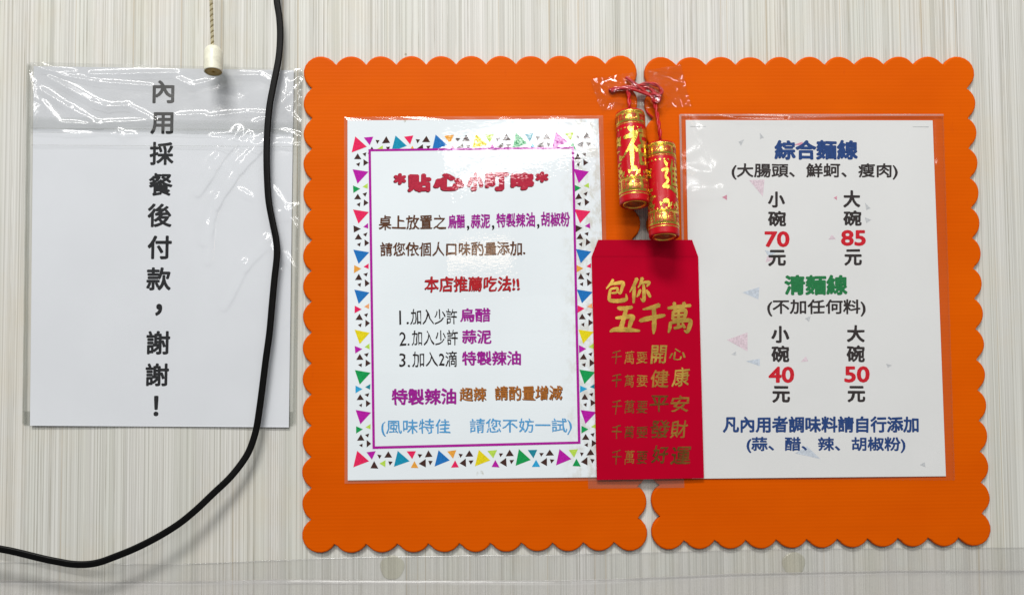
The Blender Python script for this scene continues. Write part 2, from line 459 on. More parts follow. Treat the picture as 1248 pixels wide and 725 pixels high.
GLYPHS = {  # brush strokes as (x, y, width) in a 100 box, y down
 '五': [[(27,7,9),(45,9,12),(74,4,9)], [(55,8,9),(48,40,12),(36,88,13)], [(20,45,7),(45,43,11),(76,40,13),(70,62,12),(64,88,10)], [(0,97,5),(18,89,13),(60,90,13),(100,94,6)]],
 '千': [[(78,2,12),(50,10,12),(12,17,4)], [(0,56,10),(25,50,14),(70,42,13),(100,37,8)], [(56,10,11),(58,45,13),(57,80,12),(55,100,5)]],
 '萬': [[(5,18,8),(40,14,11),(98,9,9)], [(30,0,10),(34,28,10)], [(72,0,11),(66,26,9)], [(26,30,9),(24,56,9)], [(26,30,9),(76,26,11),(72,54,9)], [(26,43,7),(74,40,7)], [(25,57,8),(74,53,8)], [(49,28,8),(48,60,9),(47,86,7)], [(14,66,8),(12,84,10),(6,100,5)], [(14,68,8),(50,62,11),(96,60,12),(93,84,12),(84,98,10),(72,93,4)], [(30,86,7),(50,82,9),(70,76,6)], [(64,68,5),(74,84,9)]],
 '包': [[(34,0,10),(22,18,9),(4,38,5)], [(24,20,7),(50,15,12),(78,14,14),(74,38,11),(66,58,9),(56,54,4)], [(24,40,8),(52,36,9),(50,54,8),(28,58,7)], [(22,42,9),(17,68,10),(20,88,13),(55,92,14),(90,86,13),(94,74,8),(92,62,3)]],
 '你': [[(36,2,13),(24,26,11),(2,56,4)], [(24,34,9),(22,66,12),(20,100,7)], [(62,0,12),(54,20,9),(42,38,4)], [(54,22,7),(74,17,10),(94,18,12),(84,34,5)], [(68,26,8),(70,58,12),(68,92,11),(54,82,3)], [(52,48,10),(44,66,9),(36,76,4)], [(82,48,6),(90,60,11),(100,76,9)]],
 '福': [[(18,0,8),(30,8,13)], [(2,24,8),(22,22,11),(42,16,12),(24,46,9),(0,70,5)], [(25,46,10),(25,74,12),(24,100,7)], [(30,48,5),(42,62,10)], [(50,8,8),(74,6,10),(100,3,8)], [(56,18,8),(58,36,8)], [(56,20,8),(92,16,9),(88,34,8),(58,37,8)], [(50,48,9),(54,96,10)], [(50,50,8),(98,44,11),(94,92,10)], [(54,71,8),(94,68,8)], [(73,48,8),(73,92,8)], [(54,94,8),(94,91,9)]],
 '進': [[(14,2,8),(24,14,13)], [(2,32,8),(26,28,10),(16,52,9),(28,64,9),(4,84,8)], [(4,86,6),(34,86,11),(70,95,14),(100,98,7)], [(54,0,10),(46,20,9),(34,36,4)], [(46,22,9),(46,78,9)], [(70,4,7),(76,14,9)], [(46,24,8),(94,18,9)], [(46,40,7),(88,36,8)], [(46,57,7),(88,54,8)], [(46,75,8),(98,70,9)], [(68,22,8),(68,74,8)]],
}
def brush(parent, ch, box, mapf, mat, wmul=1.0, name='lettering'):
    """one brushed character; mapf(x,y,k) -> world"""
    x0, y0, x1, y1 = box; sx = (x1 - x0) / 100; sy = (y1 - y0) / 100; sw = (sx + sy) / 2 * wmul
    V = []; F = []; k = 0
    for st in GLYPHS[ch]:
        k += 1
        P = crom(st, 7); n = len(P); b = len(V); L = []; Rr = []
        for i, (x, y, w) in enumerate(P):
            a = P[max(i - 1, 0)]; c = P[min(i + 1, n - 1)]
            dx, dy = (c[0] - a[0]) * sx, (c[1] - a[1]) * sy; l = math.hypot(dx, dy) or 1
            hw = w * sw * .5 * (1 + .16 * noise.noise(Vector((x * .3, y * .3, k))))
            px, py = x0 + x * sx, y0 + y * sy
            L.append((px - dy / l * hw, py + dx / l * hw)); Rr.append((px + dy / l * hw, py - dx / l * hw))
        # rounded ends
        def cap(p, q, w, sgn):
            dx, dy = p[0] - q[0], p[1] - q[1]; l = math.hypot(dx, dy) or 1
            return (p[0] + dx / l * w, p[1] + dy / l * w)
        c0 = ((L[0][0] + Rr[0][0]) / 2, (L[0][1] + Rr[0][1]) / 2); c1 = ((L[1][0] + Rr[1][0]) / 2, (L[1][1] + Rr[1][1]) / 2)
        d0 = ((L[-1][0] + Rr[-1][0]) / 2, (L[-1][1] + Rr[-1][1]) / 2); d1 = ((L[-2][0] + Rr[-2][0]) / 2, (L[-2][1] + Rr[-2][1]) / 2)
        A = cap(c0, c1, P[0][2] * sw * .35, 1); B = cap(d0, d1, P[-1][2] * sw * .35, 1)
        for p, q in zip(L, Rr): V.append(mapf(p[0], p[1], k)); V.append(mapf(q[0], q[1], k))
        for i in range(n - 1): F.append((b + 2 * i, b + 2 * i + 1, b + 2 * i + 3, b + 2 * i + 2))
        V.append(mapf(A[0], A[1], k)); V.append(mapf(B[0], B[1], k))
        F.append((b, len(V) - 2, b + 1)); F.append((b + 2 * n - 2, b + 2 * n - 1, len(V) - 1))
    return mesh_obj(name, V, F, mat, parent)

def tube(name, pts, rad, mat, parent=None, n=12, closed_ends=True, profile=None, label=None, origin=None):
    """smooth tube through world points; profile(k) list of (u,v) offsets overrides the round section"""
    P = [Vector(p) for p in pts]; V = []; F = []
    m = len(P); prev = None
    for i, p in enumerate(P):
        t = (P[min(i + 1, m - 1)] - P[max(i - 1, 0)]).normalized()
        nrm = Vector((0, -1, 0)); nrm = (nrm - t * nrm.dot(t)).normalized() if abs(t.y) < .98 else Vector((1, 0, 0))
        bi = t.cross(nrm)
        r = rad(i / (m - 1)) if callable(rad) else rad
        sec = profile if profile else [(math.cos(2 * math.pi * k / n) * r, math.sin(2 * math.pi * k / n) * r) for k in range(n)]
        for a, b in sec: V.append(p + bi * a + nrm * b)
    n = len(profile) if profile else n
    for i in range(m - 1):
        for k in range(n):
            a = i * n + k; b = i * n + (k + 1) % n
            F.append((a, b, b + n, a + n))
    if closed_ends:
        F.append(tuple(range(n))[::-1]); F.append(tuple(range((m - 1) * n, m * n)))
    return mesh_obj(name, V, F, mat, parent, smooth=True, label=label, origin=origin)

# ================================================================ SETTING
def struct(o): o['kind'] = 'structure'; return o
# wall panel: one real board, 12 mm thick, much larger than the frame
V = [(-1.6, 0, -1.3), (1.6, 0, -1.3), (1.6, 0, 1.3), (-1.6, 0, 1.3), (-1.6, .012, -1.3), (1.6, .012, -1.3), (1.6, .012, 1.3), (-1.6, .012, 1.3)]
wall = struct(mesh_obj('wall', V, [(0, 1, 2, 3), (5, 4, 7, 6), (0, 4, 5, 1), (3, 2, 6, 7), (1, 5, 6, 2), (0, 3, 7, 4)], M_WALL))

# ================================================================ ORANGE BOARDS
def scalloped_board(q, label, seed):
    """q pixel corners of the outline; 11 by 16 scallops, rounded 3 mm fluted plastic"""
    c = [W(x, y, 0.0035) for x, y in q]                    # TL TR BR BL
    wx = ((c[1] - c[0]).length + (c[2] - c[3]).length) / 2
    wz = ((c[3] - c[0]).length + (c[2] - c[1]).length) / 2
    rr = wx / 11 * 0.565
    def pos(u, v):                                          # u,v metres from the top left of the mean rectangle
        a = c[0].lerp(c[1], u / wx); b = c[3].lerp(c[2], u / wx); return a.lerp(b, v / wz)
    px = (wx - 2 * rr) / 10; pz = (wz - 2 * rr) / 15
    cs = [(rr + i * px, rr) for i in range(11)] + [(wx - rr, rr + j * pz) for j in range(1, 16)] + \
         [(wx - rr - i * px, wz - rr) for i in range(1, 11)] + [(rr, wz - rr - j * pz) for j in range(1, 15)]
    rnd = random.Random(seed)
    n = len(cs); ARC = []
    for k in range(n):
        a, b, d = cs[k - 1], cs[k], cs[(k + 1) % n]
        def meet(p, q2):        # outer intersection of two neighbouring circles seen from b
            mx, my = (p[0] + q2[0]) / 2, (p[1] + q2[1]) / 2
            dx, dy = q2[0] - p[0], q2[1] - p[1]; l = math.hypot(dx, dy)
            hh = math.sqrt(rr * rr - l * l / 4)
            return (mx + dy / l * hh, my - dx / l * hh)     # outward is left of travel in y-down frame
        m0 = meet(a, b); m1 = meet(b, d)
        t0 = math.atan2(m0[1] - b[1], m0[0] - b[0]); t1 = math.atan2(m1[1] - b[1], m1[0] - b[0])
        while t1 < t0: t1 += 2 * math.pi
        ARC.append((b, t0, t1))
    rings = [(0.0008, 0.0009), (0.0, 0.0012), (0.0, 0.0030), (0.0004, 0.0038), (0.0010, 0.0042), (0.0018, 0.0043)]
    V = []; base = []
    for inset, h in rings:
        base.append(len(V))
        for b, t0, t1 in ARC:
            for s in range(12):
                t = t0 + (t1 - t0) * (s + .0) / 12
                r2 = rr - inset
                # slightly irregular cutting
                r2 += 0.00045 * noise.noise(Vector((b[0] * 60 + math.cos(t), b[1] * 60 + math.sin(t), seed)))
                p = pos(b[0] + math.cos(t) * r2, b[1] + math.sin(t) * r2)
                V.append((p.x, -h, p.z))
    m = len(ARC) * 12; F = []
    for r in range(len(rings) - 1):
        for k in range(m):
            a = base[r] + k; b2 = base[r] + (k + 1) % m
            F.append((a, b2, b2 + m, a + m))
    F.append(tuple(range(base[-1], base[-1] + m)))
    F.append(tuple(range(base[0], base[0] + m))[::-1])
    ctr = (c[0] + c[1] + c[2] + c[3]) / 4
    o = mesh_obj('scalloped_board', V, F, M_BOARD, origin=(ctr.x, 0, c[2].z))
    me = o.data
    bm = bmesh.new(); bm.from_mesh(me); bmesh.ops.recalc_face_normals(bm, faces=bm.faces); bm.to_mesh(me); bm.free()
    for p in me.polygons: p.use_smooth = len(p.vertices) == 4
    tag(o, label, 'board', 'orange scalloped boards on the wall')
    return o
scalloped_board([(370, 69), (776, 67.7), (789.5, 671), (368, 674)], 'left of the two orange scalloped plastic boards, behind the handwritten-style tips sheet', 3)
scalloped_board([(784.6, 69.6), (1187, 69), (1208.5, 665), (794.4, 669.8)], 'right of the two orange scalloped plastic boards, behind the noodle price list', 5)

# ================================================================ LEFT NOTICE IN ITS SLEEVE
def h_note(x, y):
    # paper bellies slightly and its lower edge curls off the wall
    k = max(0, (y - 430) / 90)
    return 0.0014 + 0.0012 * k * k * (0.6 + 0.4 * math.sin(x * .02 + 1)) + 0.0006 * math.sin(x * .018) * math.sin(y * .013) + .0004 * noise.noise(Vector((x * .015, y * .015, 7)))
q_note = [(41, 81), (358, 86), (352, 520.5), (36.5, 518.5)]
note = empty('paper_notice', W(194, 520, 0)); tag(note, 'white paper notice with one vertical column of black characters, in a clear sleeve', 'notice')
sheet('paper_sheet', q_note, h_note, 0.00015, M_NOTE, note)
for ch, b in [('內', (185.7, 98, 212.2, 126.2)), ('用', (183, 137, 211, 164)), ('採', (182, 173, 211.4, 201.5)), ('餐', (181, 211, 210, 239)),
              ('後', (179.5, 248, 209, 277)), ('付', (179.5, 287, 209, 316)), ('款', (178, 325.7, 208, 354)), ('，', (189, 370, 197.5, 385)),
              ('謝', (178, 403, 207, 432)), ('謝', (177, 442.4, 205.6, 470.5)), ('！', (187, 482, 193, 507))]:
    text(note, ch, b, h_note, ink((10, 10, 14)), bold=0.028, eps=0.00012, lean=0.02)

RID = [ # (x0,y0,x1,y1,width px,height mm) creases pressed in the film
 (36,76,75,92,3,1.2),(75,92,120,100,3,1.3),(120,100,185,105,2.6,1.0),(45,85,90,88,3,1.0),(110,91,215,89,3.2,1.3),(60,95,115,125,4,1.6),(115,125,130,130,4,1.8),(130,130,155,129,3,1.4),
 (155,129,185,144,4,1.0),(50,110,85,132,4,1.2),(85,132,122,152,4,1.0),(52,125,68,146,5,1.0),(75,150,120,152,3,1.2),(120,150,190,147,3,1.0),(75,162,112,164,3,.9),(138,165,165,164,3,.9),
 (146,160,150,170,3,1.1),(215,96,235,105,4,1.0),(232,105,268,96,3,.9),(255,92,318,92,3,1.0),(318,92,332,100,3,1.0),(215,141,250,139,3,.8),(250,143,300,137,3,.9),(300,137,325,138,3,.8),
 (310,150,326,144,3,1.0),(258,168,276,168,4,1.2),(290,160,262,195,5,3.0),(262,195,240,232,6,3.0),(322,170,292,200,6,3.2),(292,200,262,243,6,3.6),(262,243,246,290,7,3.6),(255,275,252,315,6,2.6),(305,165,275,205,4,2.0),
 (275,170,330,176,5,1.2),(330,176,362,170,4,1.2),(325,292,298,322,5,2.4),(298,322,272,372,5,2.6),(342,90,366,86,4,1.3),(345,92,352,118,4,1.5),(366,100,338,134,5,2.0),(362,118,350,140,4,1.4),
 (345,110,342,128,3,1.0),(350,135,364,150,4,1.2),(345,160,365,166,4,1.2),(345,176,366,178,4,1.4),(368,120,356,105,4,1.4),(330,228,350,255,5,1.2),(338,262,362,252,6,1.7),(352,262,366,285,5,1.6),
 (346,310,362,332,5,1.8),(362,306,366,330,4,1.4),(362,375,345,395,4,1.2),(292,232,306,240,4,1.2),(340,330,332,372,5,1.3),(325,290,334,318,5,1.3),(40,100,40,150,3,1.5),(36,90,42,120,3,1.2),(46,130,38,155,3,1.2)]
def h_sleeve(x, y):
    h = 0.0006
    for x0, y0, x1, y1, w, a in RID:
        if x < min(x0, x1) - 3 * w or x > max(x0, x1) + 3 * w or y < min(y0, y1) - 3 * w or y > max(y0, y1) + 3 * w: continue
        dx, dy = x1 - x0, y1 - y0; t = max(0, min(1, ((x - x0) * dx + (y - y0) * dy) / (dx * dx + dy * dy)))
        d = math.hypot(x - x0 - t * dx, y - y0 - t * dy)
        h += a * 0.0009 * math.exp(-(d / w) ** 2 * 1.3) * (0.5 + 0.5 * math.sin(math.pi * (0.15 + .7 * t)))
    big = noise.noise(Vector((x * .013, y * .017, 2.2))) + .4 * noise.noise(Vector((x * .045, y * .04, 5)))
    amp = 0.0016 if x < 330 else 0.0022
    amp *= (1.0 if y < 330 else max(.35, 1 - (y - 330) / 160))
    h += amp * (.35 + .65 * max(-.5, big))
    return max(h, 0.0003) + h_note(x, y) + 0.0002
q_slv = [(36, 75.7), (369, 84), (356.5, 519), (28, 518)]
slv = empty('clear_sleeve', W(194, 519, 0)); tag(slv, 'crinkled clear plastic sleeve over the vertical notice, left of the boards', 'plastic sleeve')
qf = [bil(q_slv, 0, 0), bil(q_slv, 1, 0), bil(q_slv, 1, .180), bil(q_slv, 0, .184)]
sheet('front_film', [tuple(bil(q_slv, 0, .15)), tuple(bil(q_slv, 1, .15)), q_slv[2], q_slv[3]], h_sleeve, 0, M_SLEEVE, slv, nx=150, ny=170, single=True)
sheet('flap', [tuple(p) for p in qf], lambda x, y: h_sleeve(x, y) + 0.0004, 0, M_FLAP, slv, nx=160, ny=50, single=True, label='folded over flap of the clear sleeve')
# heat sealed edges and glue strip
def strip(parent, name, a, b, wpx, hf, mat, n=40, label=None):
    a = Vector(a); b = Vector(b); d = (b - a).normalized(); nn = Vector((-d.y, d.x)) * wpx / 2
    return sheet(name, [tuple(a - nn), tuple(b - nn), tuple(b + nn), tuple(a + nn)], hf, 0.00012, mat, parent, nx=n, ny=2, label=label, smooth=False)
strip(slv, 'sealed_edge', (35, 78), (29.5, 516), 5.5, lambda x, y: 0.0010 + .0003 * math.sin(y * .1), M_SEAM)
strip(slv, 'sealed_edge', (366, 86), (358.2, 516), 4.5, lambda x, y: 0.0016 + .0003 * math.sin(y * .1), M_SEAM)
strip(slv, 'bottom_seam', (29, 509.5), (357, 510), 17.5, lambda x, y: 0.0006, M_SEAM)
for yy, ww in ((156.5, .8), (162, .5), (177, .7)):
    strip(slv, 'flap_crease', (38, yy), (365, yy + 2), ww, lambda x, y: h_sleeve(x, y) + .0007, M_SEAM, n=100)

# ================================================================ LEFT POSTER
def h_post(x, y): return 0.0056 + 0.0003 * math.sin(x * .02 + y * .011) + .0002 * math.sin(y * .03)
q_post = [(423.5, 147), (729.5, 145), (742, 581), (423.8, 585)]
post = empty('laminated_tips_sheet', W(580, 585, 0)); tag(post, 'glossy laminated white sheet with confetti triangle border and purple frame', 'poster')
sheet('paper_sheet', q_post, h_post, 0.0003, M_LAMP, post, nx=20, ny=28)
# laminate rim round the paper
OUT = [(419.5, 143), (735, 141), (746, 585), (420, 589)]
V = []; F = []
per = []
for k in range(4):
    for s in range(10):
        u = s / 10; a = Vector(OUT[k]).lerp(Vector(OUT[(k + 1) % 4]), u); b = Vector(q_post[k]).lerp(Vector(q_post[(k + 1) % 4]), u); per.append((a, b))
for a, b in per:
    V.append(W(a.x, a.y, h_post(a.x, a.y) + .0002 * math.sin(a.x * .09 + a.y * .07) - .0001)); V.append(W(b.x, b.y, h_post(b.x, b.y) + .0001))
for k in range(40): F.append((2 * k, 2 * k + 1, 2 * ((k + 1) % 40) + 1, 2 * ((k + 1) % 40)))
mesh_obj('laminate_rim', V, F, M_LAMRIM, post)

PC = dict(red=(226, 30, 88), teal=(0, 140, 175), blue=(20, 110, 185), yellow=(225, 208, 10), green=(0, 150, 75), purple=(178, 10, 160), lime=(180, 215, 80),
          orange=(228, 160, 60), peach=(238, 165, 110), pink=(226, 20, 90), cyan=(40, 160, 210), dteal=(20, 130, 150), brown=(62, 34, 28))
PK = list(PC); PM = [ink(PC[k], True) for k in PK]; PI = {k: i for i, k in enumerate(PK)}
tri = []
def T(x, y, pts, col): tri.append(([(x + a, y + b) for a, b in pts], PI[col]))
def hcell(x, y, big, up, low, first=False):
    T(x, y, [(4.6, 0), (19, 12.7), (0, 19.9)], big)
    T(x, y, [(15.4, 1.2), (26.8, .3), (22.3, 10.8)], up)
    T(x, y, [(29, 4.5), (34.4, 4.8), (31.4, 9.4)], 'brown')
    T(x, y, [(37.2, 8.3), (47.2, 7.8), (42.2, 0)], 'brown')
    if first:
        T(x, y, [(20.2, 21.3), (30.1, 21.3), (25.1, 12.4)], 'brown'); T(x, y, [(31.5, 15.5), (38.5, 10.8), (38.7, 19.8)], low)
    else:
        T(x, y, [(20.2, 21.3), (30.1, 21.3), (25.1, 12.4)], low); T(x, y, [(30.3, 16), (38.4, 10.3), (38.4, 20.5)], 'brown')
    T(x, y, [(41.9, 12.4), (47.5, 12.7), (44.2, 17.7)], 'brown')
HC = [('red', 'purple', 'lime'), ('teal', 'red', 'orange'), ('blue', 'orange', 'pink'), ('yellow', 'lime', 'purple'), ('green', 'dteal', 'cyan'), ('purple', 'lime', 'green')]
for k, (a, b, c) in enumerate(HC):
    hcell(430.9 + 49.3 * k, 549.3 - .55 * k, a, b, c, k == 0)
    hcell(428.3 + 48.9 * k, 166.5 - 1.1 * k, a, b, c, k == 0)
def vcell(x, y, big, rp, lp, bigon=True):
    if bigon: T(x, y, [(0, 0), (18.9, 3.2), (6.1, 17.3)], big)
    T(x, y, [(.7, 19.3), (9.4, 23.5), (.7, 28.5)], rp); T(x, y, [(12.4, 21), (18.6, 16.8), (18.6, 23.5)], lp)
    T(x, y, [(2, 36.7), (10.8, 36.7), (6.4, 29.3)], 'brown'); T(x, y, [(11.9, 29.8), (17.2, 28.1), (15.7, 33.1)], 'brown')
    T(x, y, [(4.4, 42.5), (9.1, 40.5), (8.3, 45.5)], 'brown'); T(x, y, [(13.6, 36.3), (13.6, 45), (19.6, 40.8)], 'brown')
VC = [('purple', 'green', 'lime'), ('red', 'brown', 'purple'), ('blue', 'orange', 'pink'), ('blue', 'pink', 'peach'), ('yellow', 'purple', 'lime'), ('green', 'cyan', 'dteal'), ('purple', 'green', 'lime')]
for k, (a, b, c) in enumerate(VC):
    y = 206.5 + 48.85 * k
    vcell(429.8 + .55 * k, y, a, b, c); vcell(699.0 + 1.45 * k, y - .6, a, b, c)
for xx in (429.5, 697.5):
    T(xx, 157.6, [(2, 36.7), (10.8, 36.7), (6.4, 29.3)], 'brown'); T(xx, 157.6, [(11.9, 29.8), (17.2, 28.1), (15.7, 33.1)], 'brown')
    T(xx, 157.6, [(4.4, 42.5), (9.1, 40.5), (8.3, 45.5)], 'brown'); T(xx, 157.6, [(13.6, 36.3), (13.6, 45), (19.6, 40.8)], 'brown')
rs = random.Random(4)
tri = [([(x + rs.uniform(-.4, .4), y + rs.uniform(-.4, .4)) for x, y in p], i) for p, i in tri]
poly_print(post, 'printed_border', tri, h_post, PM, 0.00010)
FR = [(449, 182), (699.5, 178.8), (707.5, 540.5), (454, 546.8)]
def quadgrid(q, n=6):
    out = []
    for j in range(n):
        for i in range(n):
            out.append(([tuple(bil(q, i / n, j / n)), tuple(bil(q, i / n, (j + 1) / n)), tuple(bil(q, (i + 1) / n, (j + 1) / n)), tuple(bil(q, (i + 1) / n, j / n))], 0))
    return out
poly_print(post, 'printed_panel', quadgrid(FR, 8), h_post, [M_LAMP], 0.00016)
INN = [(452, 184.8), (696.8, 181.8), (704.3, 537.6), (457, 543.6)]
fr = []
for k in range(4):
    for s in range(8):
        a = Vector(FR[k]).lerp(Vector(FR[(k + 1) % 4]), s / 8); b = Vector(FR[k]).lerp(Vector(FR[(k + 1) % 4]), (s + 1) / 8)
        c = Vector(INN[k]).lerp(Vector(INN[(k + 1) % 4]), (s + 1) / 8); d = Vector(INN[k]).lerp(Vector(INN[(k + 1) % 4]), s / 8)
        fr.append(([tuple(d), tuple(c), tuple(b), tuple(a)], 0))
poly_print(post, 'printed_frame', fr, h_post, [ink((168, 10, 150), True)], 0.00022)
BR = (104, 62, 36); PU = (178, 20, 165); BK = (38, 28, 28); OR = (196, 118, 40)
E1 = 0.00024
def pt(s, box, col, bold=.012, slope=-.0085, wob=1.0, lean=0.0, shadow=None, seed=0, sh=(.8, .8)):
    if shadow: text(post, s, box, h_post, ink(shadow, True), bold=bold + .008, slope=slope, wob=wob, lean=lean, eps=E1, seed=seed, shift=sh)
    text(post, s, box, h_post, ink(tuple(int(q * .86) for q in col), True), bold=bold * 1.35 + .004, slope=slope, wob=wob, lean=lean, eps=E1 + .00006, seed=seed)
# heading: fat squat letters, red over a dark offset
for s, b in [('*', (480, 211, 495, 225)), ('貼', (496.5, 211.6, 526, 233.8)), ('心', (528, 211, 566, 232.5)), ('小', (559.5 + 10, 210.5, 589, 233)), ('叮', (591.5, 210.3, 620, 232.6)), ('嚀', (622.5, 210, 651, 231.5)), ('*', (653, 209.5, 668.5, 222.5))]:
    pt(s, b, (206, 40, 70), bold=.058 if s != '*' else .03, shadow=(80, 20, 30), wob=.5, slope=0, sh=(-.7, 1))
pt('桌上放置之', (461.4, 262.3, 544, 280.3), BR, wob=1.2)
pt('烏醋', (546, 261.5, 567, 278.5), PU, bold=.02); pt(',', (569, 275, 572, 281), BK, wob=0)
pt('蒜泥', (574, 261, 597.4, 278.5), PU, bold=.02); pt(',', (599.5, 274.5, 602.5, 280.5), BK, wob=0)
pt('特製辣油', (604.8, 259.7, 652, 277.2), PU, bold=.02); pt(',', (654.5, 273, 657.5, 279), BK, wob=0)
pt('胡椒粉', (659.4, 258.6, 694.5, 276.3), PU, bold=.02)
pt('請您依個人口味酌量添加.', (463.4, 295.6, 640.4, 312.6), BR, wob=1.2, seed=2)
pt('本店推薦吃法!!', (517.6, 337, 633, 356), (205, 30, 40), bold=.016, wob=1.2, shadow=(70, 20, 20), seed=3, sh=(-.5, .6))
pt('1.', (486.5, 378.3, 498, 395.5), BK, bold=0); pt('加入少許', (500.5, 376.5, 557.3, 395.5), BK, bold=.003, seed=4); pt('烏醋', (560.3, 375.6, 597.9, 392.6), PU, bold=.02, seed=5)
pt('2.', (486.7, 404.7, 499, 421), BK, bold=0); pt('加入少許', (502, 402.4, 558, 421), BK, bold=.003, seed=6); pt('蒜泥', (563, 402, 599, 419), PU, bold=.02, seed=6)
pt('3.', (486.5, 430.3, 499.5, 447), BK, bold=0); pt('加入2滴', (502.7, 428, 557.3, 447), BK, bold=.003, seed=7); pt('特製辣油', (563, 427.8, 635, 445.5), PU, bold=.02, seed=8)
pt('特製辣油', (477, 473.6, 556.4, 493.4), PU, bold=.024, seed=9)
pt('超辣', (560, 471.8, 592.5, 488.6), OR, bold=.008, seed=10, shadow=(90, 50, 30)); pt('請酌量增減', (603, 470.2, 684.9, 487.8), OR, bold=.008, seed=11, shadow=(90, 50, 30))
LB = (92, 180, 240)
pt('(風味特佳', (464.7, 511, 549, 531.4), LB, bold=.004, seed=12); pt('請您不妨一試)', (572.4, 510, 696.8, 530), LB, bold=.004, seed=13)

# ================================================================ RIGHT MENU
def h_menu(x, y):
    return 0.0056 + 0.0005 * math.sin((x - 835) / 300 * math.pi) + .0002 * math.sin(y * .02)
q_menu = [(835.7, 146.5), (1136.6, 147), (1152.8, 580), (843.5, 583)]
menu = empty('printed_price_list', W(998, 583, 0)); tag(menu, 'white noodle price list with blue and green headings and red prices', 'menu')
sheet('paper_sheet', q_menu, h_menu, 0.00015, M_MENU, menu)
gh = []
GC = [(228, 208, 218), (206, 214, 226), (218, 150, 170), (200, 202, 206)]
for p, c in [([(913, 219.7), (931.8, 219), (929.7, 239.6)], 0), ([(904.8, 356.4), (925.5, 349.8), (924.3, 364.7)], 1), ([(886, 414), (911, 405), (911, 428)], 0),
             ([(969, 552), (983.5, 543.5), (1000, 559)], 1), ([(880, 240.5), (886, 237.5), (886, 244)], 2), ([(1016, 241), (1020, 239), (1020, 244)], 2),
             ([(967, 177), (978, 173), (979, 177)], 2), ([(900, 173), (907, 170), (903, 178)], 3), ([(1009.6, 292), (1014, 286), (1018.7, 291.5)], 0),
             ([(909, 440), (926, 437), (926, 446)], 1), ([(976, 441), (982, 434), (985, 440)], 0), ([(1054, 247), (1061, 254), (1056, 256)], 3), ([(1054, 265), (1062, 268), (1056, 272)], 3),
             ([(932, 305), (945, 308), (937, 313)], 1), ([(981, 388), (988, 385), (986, 392)], 3), ([(1080, 443), (1087, 445), (1082, 448)], 3), ([(891, 432), (897, 428), (897, 433)], 3),
             ([(1121, 566), (1127, 563), (1128, 569)], 3), ([(926, 162), (931, 168), (926.5, 169.5)], 3), ([(935, 312), (944, 316), (933, 320)], 0)]:
    gh.append((p, c))
for g1 in gh: poly_print(menu, 'faint_triangle', [(g1[0], 0)], h_menu, [ink(GC[g1[1]])], .00008)
NV = (32, 70, 135); DK = (52, 44, 44); RD = (222, 16, 40); GN = (30, 130, 72)
def mt(s, b, c, bold=.028, slope=0, wob=.45, seed=0):
    text(menu, s, b, h_menu, ink(tuple(int(q * .95) for q in c)), bold=bold * 1.25, slope=slope, wob=wob, seed=seed, eps=.00014)
mt('綜合麵線', (944, 170.9, 1045.6, 194.9), NV, bold=.034); mt('(大腸頭、鮮蚵、瘦肉)', (891.6, 199, 1094, 219), DK, bold=.02)
mt('清麵線', (955.8, 335, 1033, 359.7), GN, bold=.034); mt('(不加任何料)', (935, 364.7, 1055, 385.4), DK, bold=.02)
for s, b in [('小', (936, 233.4, 956.6, 253)), ('碗', (936, 257, 958, 276)), ('元', (936.3, 304.5, 958, 324.3)), ('大', (1027.8, 232.2, 1048.5, 252.8)), ('碗', (1027.8, 256.5, 1050, 275.6)), ('元', (1029, 303.8, 1050.5, 323.5)),
             ('小', (940, 397, 962, 417.7)), ('碗', (940, 420.8, 962, 441.3)), ('元', (941.3, 470.3, 963, 490.5)), ('大', (1032, 396, 1054, 416.9)), ('碗', (1032, 420.6, 1054, 441.3)), ('元', (1033, 470, 1054.7, 490))]:
    mt(s, b, DK, bold=.03)
for s, b in [('70', (931.8, 281.8, 962.3, 301.2)), ('85', (1025, 280.3, 1055.3, 299.7)), ('40', (936.7, 446.5, 968, 466.5)), ('50', (1029, 446, 1060, 466))]:
    mt(s, b, RD, bold=.026, wob=0)
mt('凡內用者調味料請自行添加', (881, 507, 1119.7, 527), NV, bold=.028); mt('(蒜、醋、辣、胡椒粉)', (909.8, 532, 1103.5, 551.8), NV, bold=.022)
poly_print(menu, 'faint_rule', [([(841, 154), (841, 154.8), (1132, 155.3), (1132, 154.5)], 0)], h_menu, [ink((190, 192, 194))], .0001)

def h_slv2(x, y):
    h = h_menu(x, y) + .0007
    for x0, y0, x1, y1, w, a in [(840, 140, 853, 160, 3, 2.2), (853, 160, 872, 205, 5, 1.4), (872, 205, 882, 230, 7, 1.8), (845, 234, 880, 232, 6, 2.4), (838, 205, 866, 212, 5, 1.8), (850, 182, 838, 190, 5, 1.2), (880, 232, 862, 290, 7, 1.2),
                                (868, 140, 900, 145.5, 3, 1.6), (900, 145.5, 960, 147, 3, 1.8), (1143, 138, 1145, 200, 5, 2.6), (1144, 200, 1147, 300, 4, 1.2), (858, 262, 846, 300, 5, 1.0), (960, 147, 1135, 142, 2.5, .9)]:
        if x < min(x0, x1) - 3 * w or x > max(x0, x1) + 3 * w or y < min(y0, y1) - 3 * w or y > max(y0, y1) + 3 * w: continue
        dx, dy = x1 - x0, y1 - y0; t = max(0, min(1, ((x - x0) * dx + (y - y0) * dy) / (dx * dx + dy * dy)))
        h += a * .0004 * math.exp(-(math.hypot(x - x0 - t * dx, y - y0 - t * dy) / w) ** 2)
    k = max(0, 1 - (x - 830) / 70) * max(0, min(1, (330 - y) / 60))
    h += k * .0010 + .0024 * math.exp(-((x - 857) / 19) ** 2 - ((y - 222) / 30) ** 2) + .0002 * noise.noise(Vector((x * .02, y * .02, 4)))
    return h
slv2 = empty('clear_sleeve', W(998, 590, 0)); tag(slv2, 'smooth clear plastic sleeve covering the noodle price list', 'plastic sleeve')
